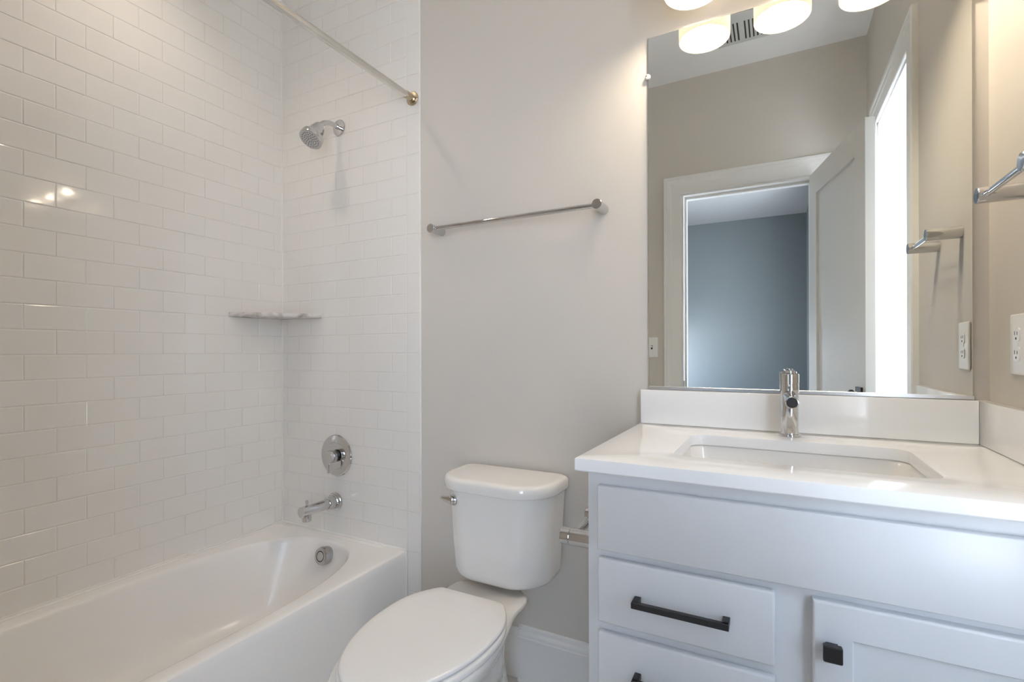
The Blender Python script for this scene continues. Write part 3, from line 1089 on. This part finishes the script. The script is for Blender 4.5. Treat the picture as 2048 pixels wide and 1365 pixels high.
cyl(b, fo + Vector((0.001, 0.004, 0.159)), fo + Vector((0.001, 0.004, 0.1680)), 0.0105, 28, 0.001)
tube(b, [fo + Vector((0, 0.004, 0.1640)), fo + Vector((-0.004, 0.03, 0.166)), fo + Vector((-0.008, 0.062, 0.168))], 0.0042, 14)
obj('lever', b, M_chrome, fa, hd, smooth=True, angle=40)
b = new()
sd = Vector((0.0035, -0.112, -0.010)); sd.normalize()
s0 = fo + Vector((0, -0.012, 0.104))
lathe(b, s0, sd, [(0.0148, 0), (0.0148, 0.098), (0.0140, 0.0995), (0.0122, 0.0998), (0.0118, 0.097)], 40)
st_ = obj('spout', b, M_chrome, fa, smooth=True, angle=25)
b = new(); lathe(b, s0 + sd * 0.0972, sd, [(0.0118, 0), (0.0118, 0.0012), (0.0, 0.0016)], 32)
obj('aerator', b, M_rubber, fa, st_, smooth=True, angle=30, label='dark aerator disc')

# ------------------------------------------------------------------ mirror
mi = thing('wall_mirror', 'large frameless wall mirror above the backsplash', 'mirror', (0.033, YB, 1.03))
MX0, MX1, MZ0, MZ1 = -0.3437, 0.4095, 1.0270, 2.0915
b = new(); bx(b, MX0 + .0007, MX1 - .0007, YB - 0.0056, YB - 0.0054, MZ0 + .0007, MZ1 - .0007)
obj('mirror_glass', b, M_mirror, mi)
b = new(); bx(b, MX0, MX1, YB - 0.00535, YB - 0.0006, MZ0, MZ1, 0.0004, 1)
obj('mirror_edge', b, M_edge, mi, label='polished glass edge')
b = new()
bx(b, MX0 - .0005, MX1 + .002, YB - 0.0085, YB - .0006, 1.0189, 1.0290, 0.0008, 1)
obj('bottom_channel', b, M_alu, mi, smooth=True, label='satin aluminium bottom channel')
for x_ in (MX0, MX1):
    b = new()
    lathe(b, (x_, YB - .0058, 1.9725), (0, -1, 0), [(0.0078, 0), (0.0082, .0015), (0.0070, .005), (.004, .0062), (0, .0064)], 20)
    lathe(b, (x_ + (-.004 if x_ < 0 else .004), YB - .0004, 1.9725), (0, -1, 0), [(0.0055, 0), (0.0055, .0062)], 16)
    cl = obj('mirror_clip', b, M_clip, mi, smooth=True, angle=30, label='clear plastic mirror clip')
    b = new()
    lathe(b, (x_ + (-.0035 if x_ < 0 else .0035), YB - .0119, 1.9745), (0, -1, 0), [(0.0022, 0), (0.0018, .001), (0, .0012)], 12)
    obj('screw', b, M_nickel, mi, cl, smooth=True)

# ------------------------------------------------------------------ vanity light
vl = thing('vanity_light', 'three shade vanity light with lit frosted glass drums above the mirror', 'light fixture', (0.018, YB, 2.33))
b = new(); bx(b, -0.30, 0.336, YB - 0.024, YB - .0005, 2.300, 2.352, 0.004, 3)
obj('back_plate', b, M_nickel, vl, smooth=True, angle=50)
for x_ in (-0.196, 0.018, 0.232):
    yc = YB - 0.124
    b = new()
    tube(b, [(x_, YB - 0.02, 2.326), (x_, YB - 0.07, 2.328), (x_, YB - 0.11, 2.322), (x_, yc, 2.300), (x_, yc, 2.27)], 0.008, 16)
    lathe(b, (x_, yc, 2.285), (0, 0, -1), [(0.012, 0), (0.028, 0.006), (0.028, 0.03), (0.020, 0.045)], 28)
    for k in range(3):
        a = 2 * PI * k / 3
        cyl(b, (x_ + .02 * math.cos(a), yc + .02 * math.sin(a), 2.252), (x_ + .0735 * math.cos(a), yc + .0735 * math.sin(a), 2.252), 0.0025, 10)
    obj('arm', b, M_nickel, vl, smooth=True, angle=40)
    b = new()
    lathe(b, (x_, yc, 2.109), (0, 0, 1), [(0.0720, 0.0015), (0.0735, 0.0), (0.0750, 0.002), (0.0750, 0.146), (0.0735, 0.148), (0.0720, 0.1465), (0.0720, 0.0015)], 64, False, False)
    obj('lamp_shade', b, M_shade, vl, smooth=True, angle=40, label='frosted white glass drum shade')
    b = new(); sphere(b, (x_, yc, 2.1500), 0.0300, 1.1)
    lathe(b, (x_, yc, 2.174), (0, 0, 1), [(0.020, 0), (0.014, 0.022), (0.013, 0.065)], 24)
    obj('bulb', b, M_bulb, vl, smooth=True, angle=60, label='glowing bulb')

# recessed light above the tub
rl = thing('recessed_light', 'round recessed downlight in the ceiling over the bathtub', 'light fixture', (-1.65, 0.86, ZC))
b = new(); lathe(b, (-1.65, 0.86, ZC - .0003), (0, 0, -1), [(0.085, 0), (0.085, .004), (.066, .010), (.062, .006), (.062, .001)], 48, True, False)
obj('trim_ring', b, M_plast, rl, smooth=True, angle=30)
b = new(); lathe(b, (-1.65, 0.86, ZC - .003), (0, 0, -1), [(0.062, 0), (0.062, .001), (0.0, .0015)], 40)
obj('lens', b, M_lens, rl, smooth=True, label='lit frosted lens')
ld_ = bpy.data.lights.new('downlight_beam', 'SPOT')
ld_.energy = TUBLIGHT
ld_.color = (1.0, 0.85, 0.69)
ld_.spot_size = math.radians(125)
ld_.spot_blend = 1.0
ld_.shadow_soft_size = 0.04
lo_ = bpy.data.objects.new('downlight_beam', ld_)
lo_.location = (-1.65, 0.86, ZC - 0.065)
C.objects.link(lo_)
lo_.parent = rl
lo_.location = (0, 0, -0.065)

# ------------------------------------------------------------------ exhaust fan grille
ev = thing('exhaust_vent', 'slotted white exhaust fan grille on the ceiling above the sink area', 'vent', (-0.155, 0.19, ZC))
b = new()
gx0, gx1, gy0, gy1 = -0.285, -0.025, 0.055, 0.325
sl = []
for k in range(6):
    sl.append((-0.274 + k * 0.0192, ))
for k in range(6):
    sl.append((-0.143 + k * 0.0192, ))
bx(b, gx0, gx1, gy0, gy1, ZC - 0.012, ZC - .0004, 0.003, 2)
obj('grille_plate', b, M_vent, ev, smooth=True, angle=50)
for (x_,) in sl:
    b = new(); bx(b, x_, x_ + 0.0075, 0.088, 0.252, ZC - 0.0128, ZC - 0.0118)
    obj('slot', b, M_slot, ev, label='dark grille slot')

# ------------------------------------------------------------------ outlet and switch
ou = thing('wall_outlet', 'white duplex outlet on the beige right wall above the side splash', 'outlet', (XR, 1.3755, 1.1475))
b = new(); bx(b, XR - 0.006, XR - .0003, 1.336, 1.4155, 1.0850, 1.2100, 0.0035, 3)
pl_ = obj('cover_plate', b, M_plast, ou, smooth=True, angle=60)
for zc in (1.1670, 1.1280):
    b = new()
    pts = []
    for i in range(40):
        a = 2 * PI * i / 40
        pts.append((1.3757 + max(-.0145, min(.0145, .0172 * math.cos(a))), zc + max(-.0140, min(.0140, .0168 * math.sin(a)))))
    loft(b, [[Vector((x, y, z)) for y, z in pts] for x in (XR - .0058, XR - .0085)])
    rc = obj('receptacle', b, M_plast, ou)
    b = new()
    bx(b, XR - .0090, XR - .0084, 1.3812, 1.3828, zc - .0005, zc + .0075)
    bx(b, XR - .0090, XR - .0084, 1.3692, 1.3708, zc - .0005, zc + .0065)
    lathe(b, (XR - .0084, 1.3757, zc - .0075), (-1, 0, 0), [(.0026, 0), (.0026, .0006)], 12)
    obj('pin_slots', b, M_slot, ou, rc, label='dark pin slots')
b = new(); lathe(b, (XR - .0058, 1.3757, 1.1475), (-1, 0, 0), [(.0035, 0), (.003, .001), (0, .0012)], 14)
obj('screw', b, M_plast, ou, smooth=True)

sw_ = thing('light_switch', 'white toggle light switch beside the door casing', 'light switch', (-0.713, YF, 1.158))
b = new(); bx(b, -0.753, -0.673, YF + .0003, YF + .006, 1.092, 1.224, 0.003, 2)
obj('cover_plate', b, M_plast, sw_, smooth=True, angle=60)
b = new(); bx(b, -0.7185, -0.7075, YF + .0055, YF + .0062, 1.145, 1.171)
obj('toggle_slot', b, M_slot, sw_)
b = new(); bx(b, -0.7165, -0.7095, YF + .0055, YF + .015, 1.157, 1.168, 0.001, 1)
obj('toggle', b, M_plast, sw_)
